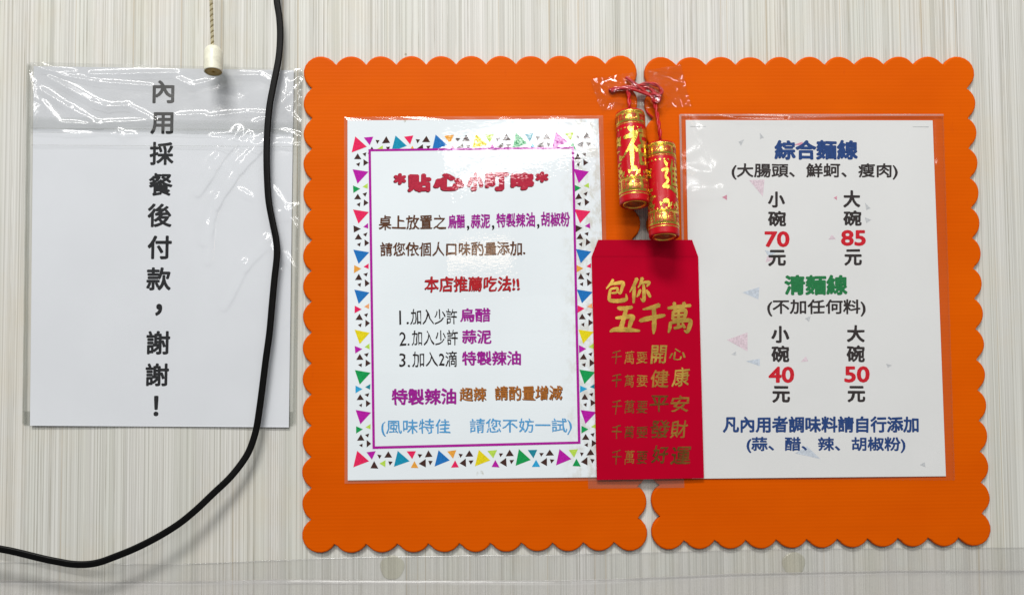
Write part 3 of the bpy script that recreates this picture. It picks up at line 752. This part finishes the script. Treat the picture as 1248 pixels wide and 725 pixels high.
q_s2 = [(828, 139.5), (1150, 139.5), (1164, 585), (841, 583)]
sheet('front_film', q_s2, h_slv2, 0, mat_film('smooth_sleeve_film', gloss=1.4, rough=0.16, haze=0.005, bumpd=0.0001, bs=40), slv2, nx=150, ny=150, single=True)
M_EDGE = mat_film('sleeve_edge_film', gloss=2.2, rough=0.12, haze=0.24, hcol=(0.85, 0.6, 0.55, 1), bumpd=.0002, bs=200)
strip(slv2, 'sealed_edge', (829, 140), (838, 560), 2.6, lambda x, y: 0.0064, M_EDGE)
strip(slv2, 'sealed_edge', (829, 140.3), (1150, 140.3), 2.2, lambda x, y: 0.0064, M_EDGE)
strip(slv2, 'sealed_edge', (1149, 140), (1163, 584), 1.6, lambda x, y: 0.0064, M_TAPEC)

# ================================================================ RED ENVELOPE
def h_env(x, y):
    return 0.0076 + .0008 * math.sin((x - 721) / 137 * math.pi) + .0003 * math.sin(y * .012)
env = empty('red_envelope', W(792, 584, 0)); tag(env, 'crimson red envelope with gold calligraphy, between the two sheets', 'envelope')
OUTL = [(729, 292.4), (843.5, 292.4), (851, 313), (858, 582.4), (727.4, 584.6), (721, 313)]
# body: rows between the left and right outline
rows = [292.4, 297, 302, 307, 313] + [313 + (583.5 - 313) * k / 26 for k in range(1, 27)]
def xl(y): return 729 + (721 - 729) * (y - 292.4) / 20.6 if y < 313 else 721 + 6.4 * (y - 313) / 271
def xr(y): return 843.5 + 7.5 * (y - 292.4) / 20.6 if y < 313 else 851 + 7 * (y - 313) / 270
V = []; F = []; NX = 14
for yy in rows:
    for i in range(NX + 1):
        x = xl(yy) + (xr(yy) - xl(yy)) * i / NX; y2 = yy + (1.1 - 2.2 * i / NX if yy == rows[-1] else 0)
        V.append(W(x, y2, h_env(x, y2)))
n = NX + 1; nr = len(rows)
for j in range(nr - 1):
    for i in range(NX): a = j * n + i; F.append((a, a + n, a + n + 1, a + 1))
N = len(V); V += [v + Vector((0, .0009, 0)) for v in V]
for j in range(nr - 1):
    for i in range(NX): a = N + j * n + i; F.append((a, a + 1, a + n + 1, a + n))
ring = list(range(n)) + [j * n + NX for j in range(1, nr)] + [(nr - 1) * n + i for i in range(NX - 1, -1, -1)] + [j * n for j in range(nr - 2, 0, -1)]
for k in range(len(ring)): a, b = ring[k], ring[(k + 1) % len(ring)]; F.append((a, b, b + N, a + N))
mesh_obj('envelope_body', V, F, M_ENV, env)
# folded flap line at the top: a second layer of card tucked behind the front
V = []; F = []
for yy, e in ((293.4, .0002), (312.5, .0002)):
    for i in range(11):
        x = xl(yy) + 1.5 + (xr(yy) - xl(yy) - 3) * i / 10; V.append(W(x, yy, h_env(x, yy) + e))
for i in range(10): F.append((i, 11 + i, 12 + i, i + 1))
mesh_obj('envelope_flap', V, F, M_ENV, env)
def emap(x, y, k): return W(x, y, h_env(x, y) + .00022 + .00002 * k)
for ch, b in [('包', (738, 341, 765, 369)), ('你', (767, 339, 792.5, 369)), ('五', (743.5, 373, 779.5, 405)), ('千', (780, 371, 810, 406.5)), ('萬', (813, 369, 842, 405))]:
    brush(env, ch, b, emap, M_GOLD, 1.3)
def et(s, b, mat, bold=.0, wob=1.3, seed=0, lean=.06):
    text(env, s, b, h_env, mat, bold=bold, wob=wob, seed=seed, eps=.00024, slope=-.03, lean=lean)
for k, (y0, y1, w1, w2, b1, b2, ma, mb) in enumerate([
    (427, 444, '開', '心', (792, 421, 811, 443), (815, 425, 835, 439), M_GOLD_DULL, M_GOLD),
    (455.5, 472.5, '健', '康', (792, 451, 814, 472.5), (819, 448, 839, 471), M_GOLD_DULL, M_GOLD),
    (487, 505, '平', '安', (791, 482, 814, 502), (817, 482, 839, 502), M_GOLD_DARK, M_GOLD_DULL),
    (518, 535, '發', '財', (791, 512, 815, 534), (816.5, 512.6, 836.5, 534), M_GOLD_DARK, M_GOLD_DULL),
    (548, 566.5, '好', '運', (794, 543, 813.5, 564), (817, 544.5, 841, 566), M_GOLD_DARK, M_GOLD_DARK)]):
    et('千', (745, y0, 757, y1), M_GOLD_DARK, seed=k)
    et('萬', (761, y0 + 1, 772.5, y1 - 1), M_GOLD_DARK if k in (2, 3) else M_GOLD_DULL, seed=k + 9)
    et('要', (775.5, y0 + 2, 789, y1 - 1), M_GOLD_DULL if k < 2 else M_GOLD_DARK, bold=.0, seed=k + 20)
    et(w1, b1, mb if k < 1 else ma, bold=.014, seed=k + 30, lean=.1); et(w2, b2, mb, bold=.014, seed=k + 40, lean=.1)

# ================================================================ FIRECRACKERS
def firecracker(cx, ytop, ybot, hx, main, label, turn, tilt=-11.0, lean=0.0, mh=(0.56, 0.86)):
    rad = 0.0121
    top = W(cx[0], ytop, hx); bot = W(cx[1], ybot, hx)
    L = (top - bot).length
    root = empty('hanging_firecracker', bot)
    tag(root, label, 'firecracker ornament', 'red and gold firecracker ornaments')
    ax = (top - bot).normalized()
    # tilt the bottom towards the viewer
    rx = Matrix.Rotation(R(tilt), 3, 'X')
    ax = (rx @ ax).normalized()
    ctr = (top + bot) / 2
    fwd = Vector((0, -1, 0)); fwd = (fwd - ax * fwd.dot(ax)).normalized(); side = ax.cross(fwd); side = -side if side.x < 0 else side
    o0 = ctr - ax * L / 2
    def cyl(s, z, e=0.0):          # s arc length from the front line, z height from the bottom
        a = s / rad; r = rad + e
        return o0 + ax * z + side * (math.sin(a) * r) + fwd * (math.cos(a) * r)
    def lathe(name, prof, mat, n=48, smooth=True):
        V = []; F = []
        for r, z in prof:
            for k in range(n):
                a = 2 * math.pi * k / n; V.append(o0 + ax * z + side * math.sin(a) * r + fwd * math.cos(a) * r)
        for j in range(len(prof) - 1):
            for k in range(n): a = j * n + k; b = j * n + (k + 1) % n; F.append((a, b, b + n, a + n))
        o = mesh_obj(name, V, F, mat, root, smooth=smooth)
        bm = bmesh.new(); bm.from_mesh(o.data); bmesh.ops.recalc_face_normals(bm, faces=bm.faces); bm.to_mesh(o.data); bm.free()
        return o
    r = rad
    lathe('paper_tube', [(r * .80, .0030), (r * .80, .0012), (r * .84, .0003), (r * .92, 0), (r * .985, .0005), (r, .0016), (r, L - .0016), (r * .985, L - .0005), (r * .92, L), (r * .80, L - .0004), (r * .78, L - .003), (0.0001, L - .003)], M_RED)
    lathe('end_ring', [(r * .795, .0016), (r * .795, .0004), (r * .76, .0001), (r * .72, .0001), (r * .69, .0008), (r * .60, .0010)], M_FOIL)
    lathe('end_disc', [(r * .62, .0009), (r * .50, .0007), (r * .47, .0013), (r * .3, .0012), (r * .27, .0006), (0.0001, .0006)], M_REDIN)
    def band(z0, z1, e=.00015):
        lathe('foil_band', [(r + .00002, z0), (r + e, z0 + .0001), (r + e, z1 - .0001), (r + .00002, z1)], M_FOIL)
    band(L * .075, L * .085); band(L * .11, L * .245); band(L * .80 + .004, L * .955); band(L * .965, L * .98)
    # bead lines round the bands
    for z in (L * .105, L * .25, L * .80 + .003, L * .96):
        lathe('bead_line', [(r + .00001, z - .0003), (r + .0004, z), (r + .00001, z + .0003)], M_FOIL, smooth=True)
    def wraptext(s, s0, s1, z0, z1, mat, e, bold=.02, n=1):
        V, F, asp = glyph_mesh(s, bold, 2)
        P = [cyl(s0 + u * (s1 - s0), z1 - v * (z1 - z0), e + dz) for u, v, dz in V]
        mesh_obj('lettering', P, F, mat, root)
    for k in range(-2, 3):
        s0 = k * .0088 + turn
        for z0, z1 in ((L * .125, L * .232), (L * .80 + .0055, L * .945)):
            wraptext('招財進寶'[(k + 2) % 4], s0 - .0037, s0 + .0037, z0, z1, M_FOILRED, .00030, .012)
    # the big gold character
    cs, cwid, z0, z1 = main[1], main[2], L * mh[0], L * mh[1]
    brush(root, main[0], (0, 0, 100, 100), lambda x, y, k: cyl(cs + (x / 100 - .5) * cwid, z1 - (y / 100) * (z1 - z0), .0002 + .00002 * .00002 * k), M_FOIL, 1.12)
    # coin ingot, money leaves and cloud curls
    V = []; F = []
    def shape(pts, e):
        b = len(V); V.extend(cyl(a, z, e) for a, z in pts); F.append(tuple(range(b, b + len(pts))))
    zb = L * .27
    for sx, sc in ((-.001 + turn * .4, 1.0), (.0105, .8), (-.013, .8)):
        shape([(sx + a * sc, zb + z * sc) for a, z in [(-.0052, .0052), (-.0045, .0015), (-.002, 0), (.002, 0), (.0045, .0015), (.0052, .0052), (.0028, .0040), (-.0028, .0040)]], .00022)
        shape([(sx + math.cos(t * .5236) * .0026 * sc, zb + (.0052 + math.sin(t * .5236) * .0024) * sc) for t in range(12)], .00026)
    rr2 = random.Random(int(cx[0]))
    for k in range(16):
        a0 = -.0125 + rr2.uniform(-.0028, .0028) if k % 2 else .0135 + rr2.uniform(-.003, .003); z = L * .28 + rr2.random() * L * .22
        an = rr2.uniform(0, 6.28); l = rr2.uniform(.0012, .0022)
        shape([(a0 + math.cos(an + t * 1.047) * l * (1 if t % 3 else 1.7), z + math.sin(an + t * 1.047) * l * .7) for t in range(6)], .0002 + .00001 * k)
    # fine gold rules, seeds and a second ring of small gold characters
    for z in (L * .262, L * .785):
        for k in range(22): a = (k - 11) * .0034; shape([(a - .0009, z), (a, z - .0009), (a + .0009, z), (a, z + .0009)], .0003)
    for k in range(26):
        a0 = -.0145 + rr2.uniform(-.004, .0035) if k % 2 else .0150 + rr2.uniform(-.0035, .004); z = L * (.27 + .30 * rr2.random()); l = rr2.uniform(.0006, .0011); an = rr2.uniform(0, 6.28)
        shape([(a0 + math.cos(an) * l * 2.2, z + math.sin(an) * l * 2.2), (a0 - math.sin(an) * l * .6, z + math.cos(an) * l * .6), (a0 - math.cos(an) * l * 2.2, z - math.sin(an) * l * 2.2), (a0 + math.sin(an) * l * .6, z - math.cos(an) * l * .6)], .00024 + .000008 * k)
    mesh_obj('gold_print', V, F, M_FOIL, root)
    for k, (ch, s0) in enumerate((('寶', -.0150), ('財', .0178))):
        wraptext(ch, s0 - .0042, s0 + .0042, L * .60, L * .715, M_FOIL, .00026, .03)
    return root, o0 + ax * L, o0

fc1, top1, _ = firecracker((769.5, 771.5), 135, 253, 0.019, ('福', .0040, .025), 'upper left red firecracker with large gold blessing character', .0, mh=(.37, .78))
fc2, top2, _ = firecracker((807, 807), 174, 292, 0.022, ('進', .0066, .018), 'lower right red firecracker hanging down over the red envelope', .003, mh=(.44, .77))
def twist(root, name, P, rad, n=90, turns=None):
    """two strand twisted cord"""
    C = crom([tuple(p) for p in P], 14); Ltot = sum((Vector(C[i + 1]) - Vector(C[i])).length for i in range(len(C) - 1))
    V = []; F = []; nn = 8
    for s in (0, math.pi):
        pts = []; acc = 0
        for i, c in enumerate(C):
            c = Vector(c); t = (Vector(C[min(i + 1, len(C) - 1)]) - Vector(C[max(i - 1, 0)])).normalized()
            if i: acc += (c - Vector(C[i - 1])).length
            u = Vector((0, -1, 0)); u = (u - t * u.dot(t)).normalized(); v = t.cross(u)
            a = acc / (rad * 5.2) * math.pi + s
            pts.append((c + (u * math.cos(a) + v * math.sin(a)) * rad * .48, t, u, v))
        b = len(V)
        for c, t, u, v in pts:
            for k in range(nn): V.append(c + u * math.cos(2 * math.pi * k / nn) * rad * .62 + v * math.sin(2 * math.pi * k / nn) * rad * .62)
        for i in range(len(pts) - 1):
            for k in range(nn): a = b + i * nn + k; c2 = b + i * nn + (k + 1) % nn; F.append((a, c2, c2 + nn, a + nn))
    return mesh_obj(name, V, F, M_CORDRED, root, smooth=True)
twist(fc1, 'red_cord', [top1 + Vector((0, 0, -.001)), W(767, 128, .014), W(766.5, 117, .009), W(767, 110, .008), W(790, 108, .008), W(800, 118, .009), W(798, 123, .010)], .0016)
twist(fc2, 'red_cord', [top2 + Vector((0, 0, -.001)), W(804, 160, .018), W(801, 140, .013), W(798, 122, .010), W(806, 114, .0085), W(803, 106, .008), W(792, 102, .008), W(775, 105, .008), W(760, 107, .007), W(742, 110, .0065)], .0016)
tube('knot_tail', crom([tuple(W(*p)) for p in [(763, 94.5, .007), (768, 98, .008), (776, 104, .009), (786, 112, .0095), (797, 120, .010)]], 8), .0013, M_CORDRED, fc1)
tube('knot_tail', crom([tuple(W(*p)) for p in [(745, 112, .0068), (756, 108, .0085), (770, 109, .0095), (785, 114, .0098), (797, 119, .011)]], 8), .0012, M_CORDRED, fc2)
tube('knot', crom([tuple(W(*p)) for p in [(793, 117, .010), (797, 115, .012), (803, 118, .0125), (803, 123, .012), (797, 124, .0122), (795, 119, .0125)]], 8), .0014, M_CORDRED, fc2)
tube('loose_end', crom([tuple(W(*p)) for p in [(788, 134, .006), (790, 138, .0065), (796, 143.5, .006)]], 8), .0006, M_CORDRED, fc1)

# ================================================================ TAPES
CRR = [(720,100,740,120),(740,120,753,112),(753,112,772,109),(795,83,806,88),(806,88,815,89),(818,84,828,84),(828,84,838,88),(756,90,761,102),(736,106,756,105),(769,127,785,129),(785,129,795,121),(790,134,805,134),
       (805,134,815,124),(808,118,819,118),(812,110,819,105),(739,123,734,132),(793,98,806,101),(766,86,768,92),(828,111,838,131),(778,108,796,113),(768,112,772,122),(745,86,738,94),(800,92,812,100)]
def creases(L, x, y, w, a):
    h = 0
    for x0, y0, x1, y1 in L:
        dx, dy = x1 - x0, y1 - y0; t = max(0, min(1, ((x - x0) * dx + (y - y0) * dy) / (dx * dx + dy * dy)))
        d = (x - x0 - t * dx) ** 2 + (y - y0 - t * dy) ** 2
        if d < 9 * w * w: h = max(h, a * math.exp(-d / w / w))
    return h
def h_cr(x, y):
    # cling over the cords, folds elsewhere
    h = .0056
    for (ax, ay, bx, by, hh, w) in [(745, 110, 797, 112, .0056, 10), (763, 95, 803, 118, .0054, 9), (801, 120, 803, 132, .0060, 7)]:
        dx, dy = bx - ax, by - ay; t = max(0, min(1, ((x - ax) * dx + (y - ay) * dy) / (dx * dx + dy * dy)))
        d = math.hypot(x - ax - t * dx, y - ay - t * dy); h += hh * math.exp(-(d / w) ** 2)
    h = min(h, .0142)
    return h + .0010 * noise.noise(Vector((x * .06, y * .08, 3))) + creases(CRR, x, y, 2.2, .0013)
kt = sheet('crinkled_tape', [(719, 97), (830, 79), (842, 130), (733, 135)], h_cr, 0, M_CRINK, None, nx=170, ny=90, single=True)
tag(kt, 'crumpled clear tape holding the red cords above the firecrackers', 'tape')
def flat_tape(q, h, label, mat=None, nx=20, ny=6):
    o = sheet('clear_tape', q, (lambda x, y: h + .0001 * math.sin(x * .07) * math.sin(y * .05)), .00006, mat or M_TAPEC, None, nx=nx, ny=ny)
    tag(o, label, 'tape'); return o
flat_tape([(716, 562), (833, 561), (834, 594), (717, 595)], .0049, 'clear tape bridging the gap just below the red envelope', mat_film('tape_over_gap', gloss=1.2, rough=.15, haze=.05, hcol=(.6, .5, .45, 1)))
def longtape(top, bottom, h, mat, label):
    V = []; F = []; n = 160
    def at(P, x):
        for a, b in zip(P, P[1:]):
            if a[0] <= x <= b[0]: return a[1] + (b[1] - a[1]) * (x - a[0]) / (b[0] - a[0])
        return P[-1][1]
    m = 10
    for j in range(m + 1):
        for i in range(n + 1):
            x = -60 + 1380 * i / n; y0 = at(top, x) + .5 * noise.noise(Vector((x * .03, 1, h * 999))); y1 = at(bottom, x) + .6 * noise.noise(Vector((x * .03, 5, 2)))
            y = y0 + (y1 - y0) * j / m
            z = h + .00035 * noise.noise(Vector((x * .06, y * .03, 3))) + (.00025 * max(0, noise.noise(Vector((x * .35, 0, 9)))) if j in (0, m) else 0)
            V.append(W(x, y, z))
    for j in range(m):
        for i in range(n): a = j * (n + 1) + i; F.append((a, a + n + 1, a + n + 2, a + 1))
    N = len(V); V += [v + Vector((0, .00006, 0)) for v in V]
    for j in range(m):
        for i in range(n): a = N + j * (n + 1) + i; F.append((a, a + 1, a + n + 2, a + n + 1))
    for i in range(n):
        F.append((i, i + 1, i + 1 + N, i + N)); a = m * (n + 1) + i; F.append((a + 1, a, a + N, a + 1 + N))
    o = mesh_obj('clear_tape', V, F, mat, origin=W(624, 700, 0), smooth=True)
    tag(o, label, 'tape'); return o
longtape([(-60, 683), (160, 686.5), (230, 686.5), (348, 681.5), (377, 680), (440, 678), (600, 675.5), (700, 675), (950, 668), (1100, 667), (1320, 666)],
         [(-60, 709), (400, 711), (700, 708), (1000, 698), (1320, 696)], .0007, M_TAPE, 'narrow clear tape band running across the wall under the orange boards')
longtape([(-60, 707), (200, 708), (348, 705.5), (440, 706), (700, 707), (900, 698), (1100, 694), (1320, 694)],
         [(-60, 800), (1320, 800)], .0012, M_TAPE2, 'wide milky clear tape along the bottom of the wall, lowest band')
# raised glinting edge threads of the tape
M_GLINT = mat_film('tape_edge_ridge', gloss=2, rough=.15, haze=.12, hcol=(.8, .8, .78, 1), bumpd=.0008, bs=700)
def ridge(P, w, h, label):
    C = crom([(x, y) for x, y in P], 26)
    pts = [W(x, y + .25 * math.sin(x), h) for x, y in C]
    o = tube('tape_edge_ridge', pts, lambda t: w * (.6 + .6 * abs(math.sin(t * 57))), M_GLINT, None, n=6, origin=pts[0]); tag(o, label, 'tape edge')
ridge([(225, 686.5), (260, 686), (300, 684), (348, 681.6)], .00016, .0010, 'glinting raised edge of the tape below the cable bend')
ridge([(700, 675), (712, 674.5), (725, 675)], .00016, .0010, 'short glinting tape edge under the gap of the boards')
ridge([(60, 708.5), (200, 708), (348, 706), (470, 706), (600, 706.5), (700, 707)], 0.00005, .0013, 'long thin raised edge where two tape bands overlap')

# round gel dots
def gel_dot(x, y, rpx, label, h0=.0003):
    c = W(x, y, 0); rr = rpx * CAM_D / FPX; V = []; F = []; n = 40
    prof = [(1.0, 0), (1.0, .0004), (.93, .0009), (.85, .0008), (.4, .0010), (.0, .0010)]
    for r, z in prof[:-1]:
        for k in range(n):
            a = 2 * math.pi * k / n; q = rr * r * (1 + .03 * math.sin(3 * a + x) + .02 * math.sin(5 * a))
            V.append((c.x + math.cos(a) * q, -(h0 + z), c.z + math.sin(a) * q))
    for j in range(len(prof) - 2):
        for k in range(n): a = j * n + k; b = j * n + (k + 1) % n; F.append((a, b, b + n, a + n))
    b = (len(prof) - 2) * n; F.append(tuple(range(b, b + n)))
    o = mesh_obj('gel_dot', V, F, M_DOT, origin=(c.x, 0, c.z), smooth=True); tag(o, label, 'adhesive dot', 'round adhesive dots under the tape'); return o
gel_dot(478, 690.5, 14.5, 'round yellowed clear adhesive dot below the left board')
gel_dot(967, 686, 14, 'round clear adhesive dot with a scratch, below the right board')

# ================================================================ BLACK CABLE
CP = [(335, -60, 0.0100), (337, -20, 0.0100), (337.5, 2, 0.0095), (340.5, 22, 0.0090), (341.5, 45, 0.0086), (339.5, 72, 0.0086), (333.5, 103, 0.0086), (328.5, 130, 0.0086), (326, 158, 0.0086), (325, 186, 0.0086), (325.5, 215, 0.0086), (327.5, 245, 0.0086),
      (332.5, 272, 0.0086), (336.5, 292, 0.0086), (337.5, 312, 0.0086), (334.5, 340, 0.0086), (331.5, 372, 0.0086), (328.5, 405, 0.0086), (324, 438, 0.0090), (320, 470, 0.0094), (316, 500, 0.0098), (312, 524, 0.0100), (305, 546, 0.0108), (296, 562, 0.0119),
      (280, 582, 0.0139), (260, 601, 0.0162), (240, 620, 0.0177), (220, 636.5, 0.0190), (200, 649.5, 0.0199), (180, 660.5, 0.0209), (160, 670, 0.0215), (140, 678, 0.0221), (122, 684.5, 0.0227), (106, 687.3, 0.0232), (88, 687, 0.0236), (70, 684, 0.0239), (52, 680.3, 0.0243), (20, 672.5, 0.0247), (0, 668.5, 0.0252), (-50, 660, 0.0255)]
rw = .00152
sec = []
for k in range(20):   # figure-eight section: two cores side by side with a groove between
    a = 2 * math.pi * (k + .5) / 20; cx0 = .00122 if math.cos(a) > 0 else -.00122
    sec.append((cx0 + math.cos(a) * rw, math.sin(a) * rw * (0.80 + .2 * abs(math.cos(a)) ** .3) * .95))
C = crom([tuple(W(*p)) for p in CP], 8)
cb = tube('power_cable', C, 0, M_CABLE, None, profile=sec, origin=W(316, 500, .009))
tag(cb, 'black rubber twin cable hanging down across the wall and curving left', 'cable')

# ================================================================ PULL CORD
pc = empty('pull_cord', W(260, 90, .02)); tag(pc, 'thin braided beige pull cord with pale plastic end knob above the notice', 'pull cord')
kc = [W(256.5, -40, .019), W(257.5, 0, .019), W(258.2, 25, .019), W(259.2, 58, .019), W(259.6, 64, .019)]
C = crom([tuple(p) for p in kc], 40); V = []; F = []; I = []
nst = 3; nn = 6; rc = .00125
for s in range(nst):
    b = len(V); acc = 0
    for i, c in enumerate(C):
        c = Vector(c); t = (Vector(C[min(i + 1, len(C) - 1)]) - Vector(C[max(i - 1, 0)])).normalized()
        if i: acc += (c - Vector(C[i - 1])).length
        u = Vector((0, -1, 0)); u = (u - t * u.dot(t)).normalized(); v = t.cross(u); a = acc / .0045 * 2 * math.pi + s * 2 * math.pi / nst
        p = c + (u * math.cos(a) + v * math.sin(a)) * rc * .6
        for k in range(nn): V.append(p + u * math.cos(2 * math.pi * k / nn) * rc * .62 + v * math.sin(2 * math.pi * k / nn) * rc * .62)
    for i in range(len(C) - 1):
        for k in range(nn): a = b + i * nn + k; c2 = b + i * nn + (k + 1) % nn; F.append((a, c2, c2 + nn, a + nn)); I.append(1 if s == 0 else 0)
mesh_obj('braided_cord', V, F, None, pc, smooth=True, mats=[M_PULL, M_PULLD], midx=I)
def lathe_z(parent, name, top, bot, prof, mat, n=40):
    top = Vector(top); bot = Vector(bot); ax = (top - bot).normalized(); L = (top - bot).length
    f = Vector((0, -1, 0)); f = (f - ax * f.dot(ax)).normalized(); s = ax.cross(f); V = []; F = []
    for r, z in prof:
        for k in range(n): a = 2 * math.pi * k / n; V.append(bot + ax * z * L + s * math.sin(a) * r + f * math.cos(a) * r)
    for j in range(len(prof) - 1):
        for k in range(n): a = j * n + k; b = j * n + (k + 1) % n; F.append((a, b, b + n, a + n))
    o = mesh_obj(name, V, F, mat, parent, smooth=True)
    bm = bmesh.new(); bm.from_mesh(o.data); bmesh.ops.recalc_face_normals(bm, faces=bm.faces); bm.to_mesh(o.data); bm.free(); return o
kr = 11 * (CAM_D - .02) / FPX
lathe_z(pc, 'end_knob', W(260, 58, .018), W(260, 88, .022), [(.0001, 1.0), (kr * .35, 1.0), (kr * .66, .985), (kr * .80, .93), (kr * .93, .84), (kr * .98, .78), (kr, .7), (kr, .03), (kr * .98, 0), (kr * .93, -.004), (kr * .90, 0), (kr * .89, .04)], M_KNOB)
lathe_z(pc, 'knob_core', W(260, 58, .018), W(260, 88, .022), [(kr * .89, .04), (kr * .88, .012), (kr * .5, .02), (kr * .15, .02), (kr * .12, .06), (.0001, .06)], M_KNOBIN)

# keep text off the objects: drop helper property
for o in bpy.data.objects:
    if 'base' in o: del o['base']
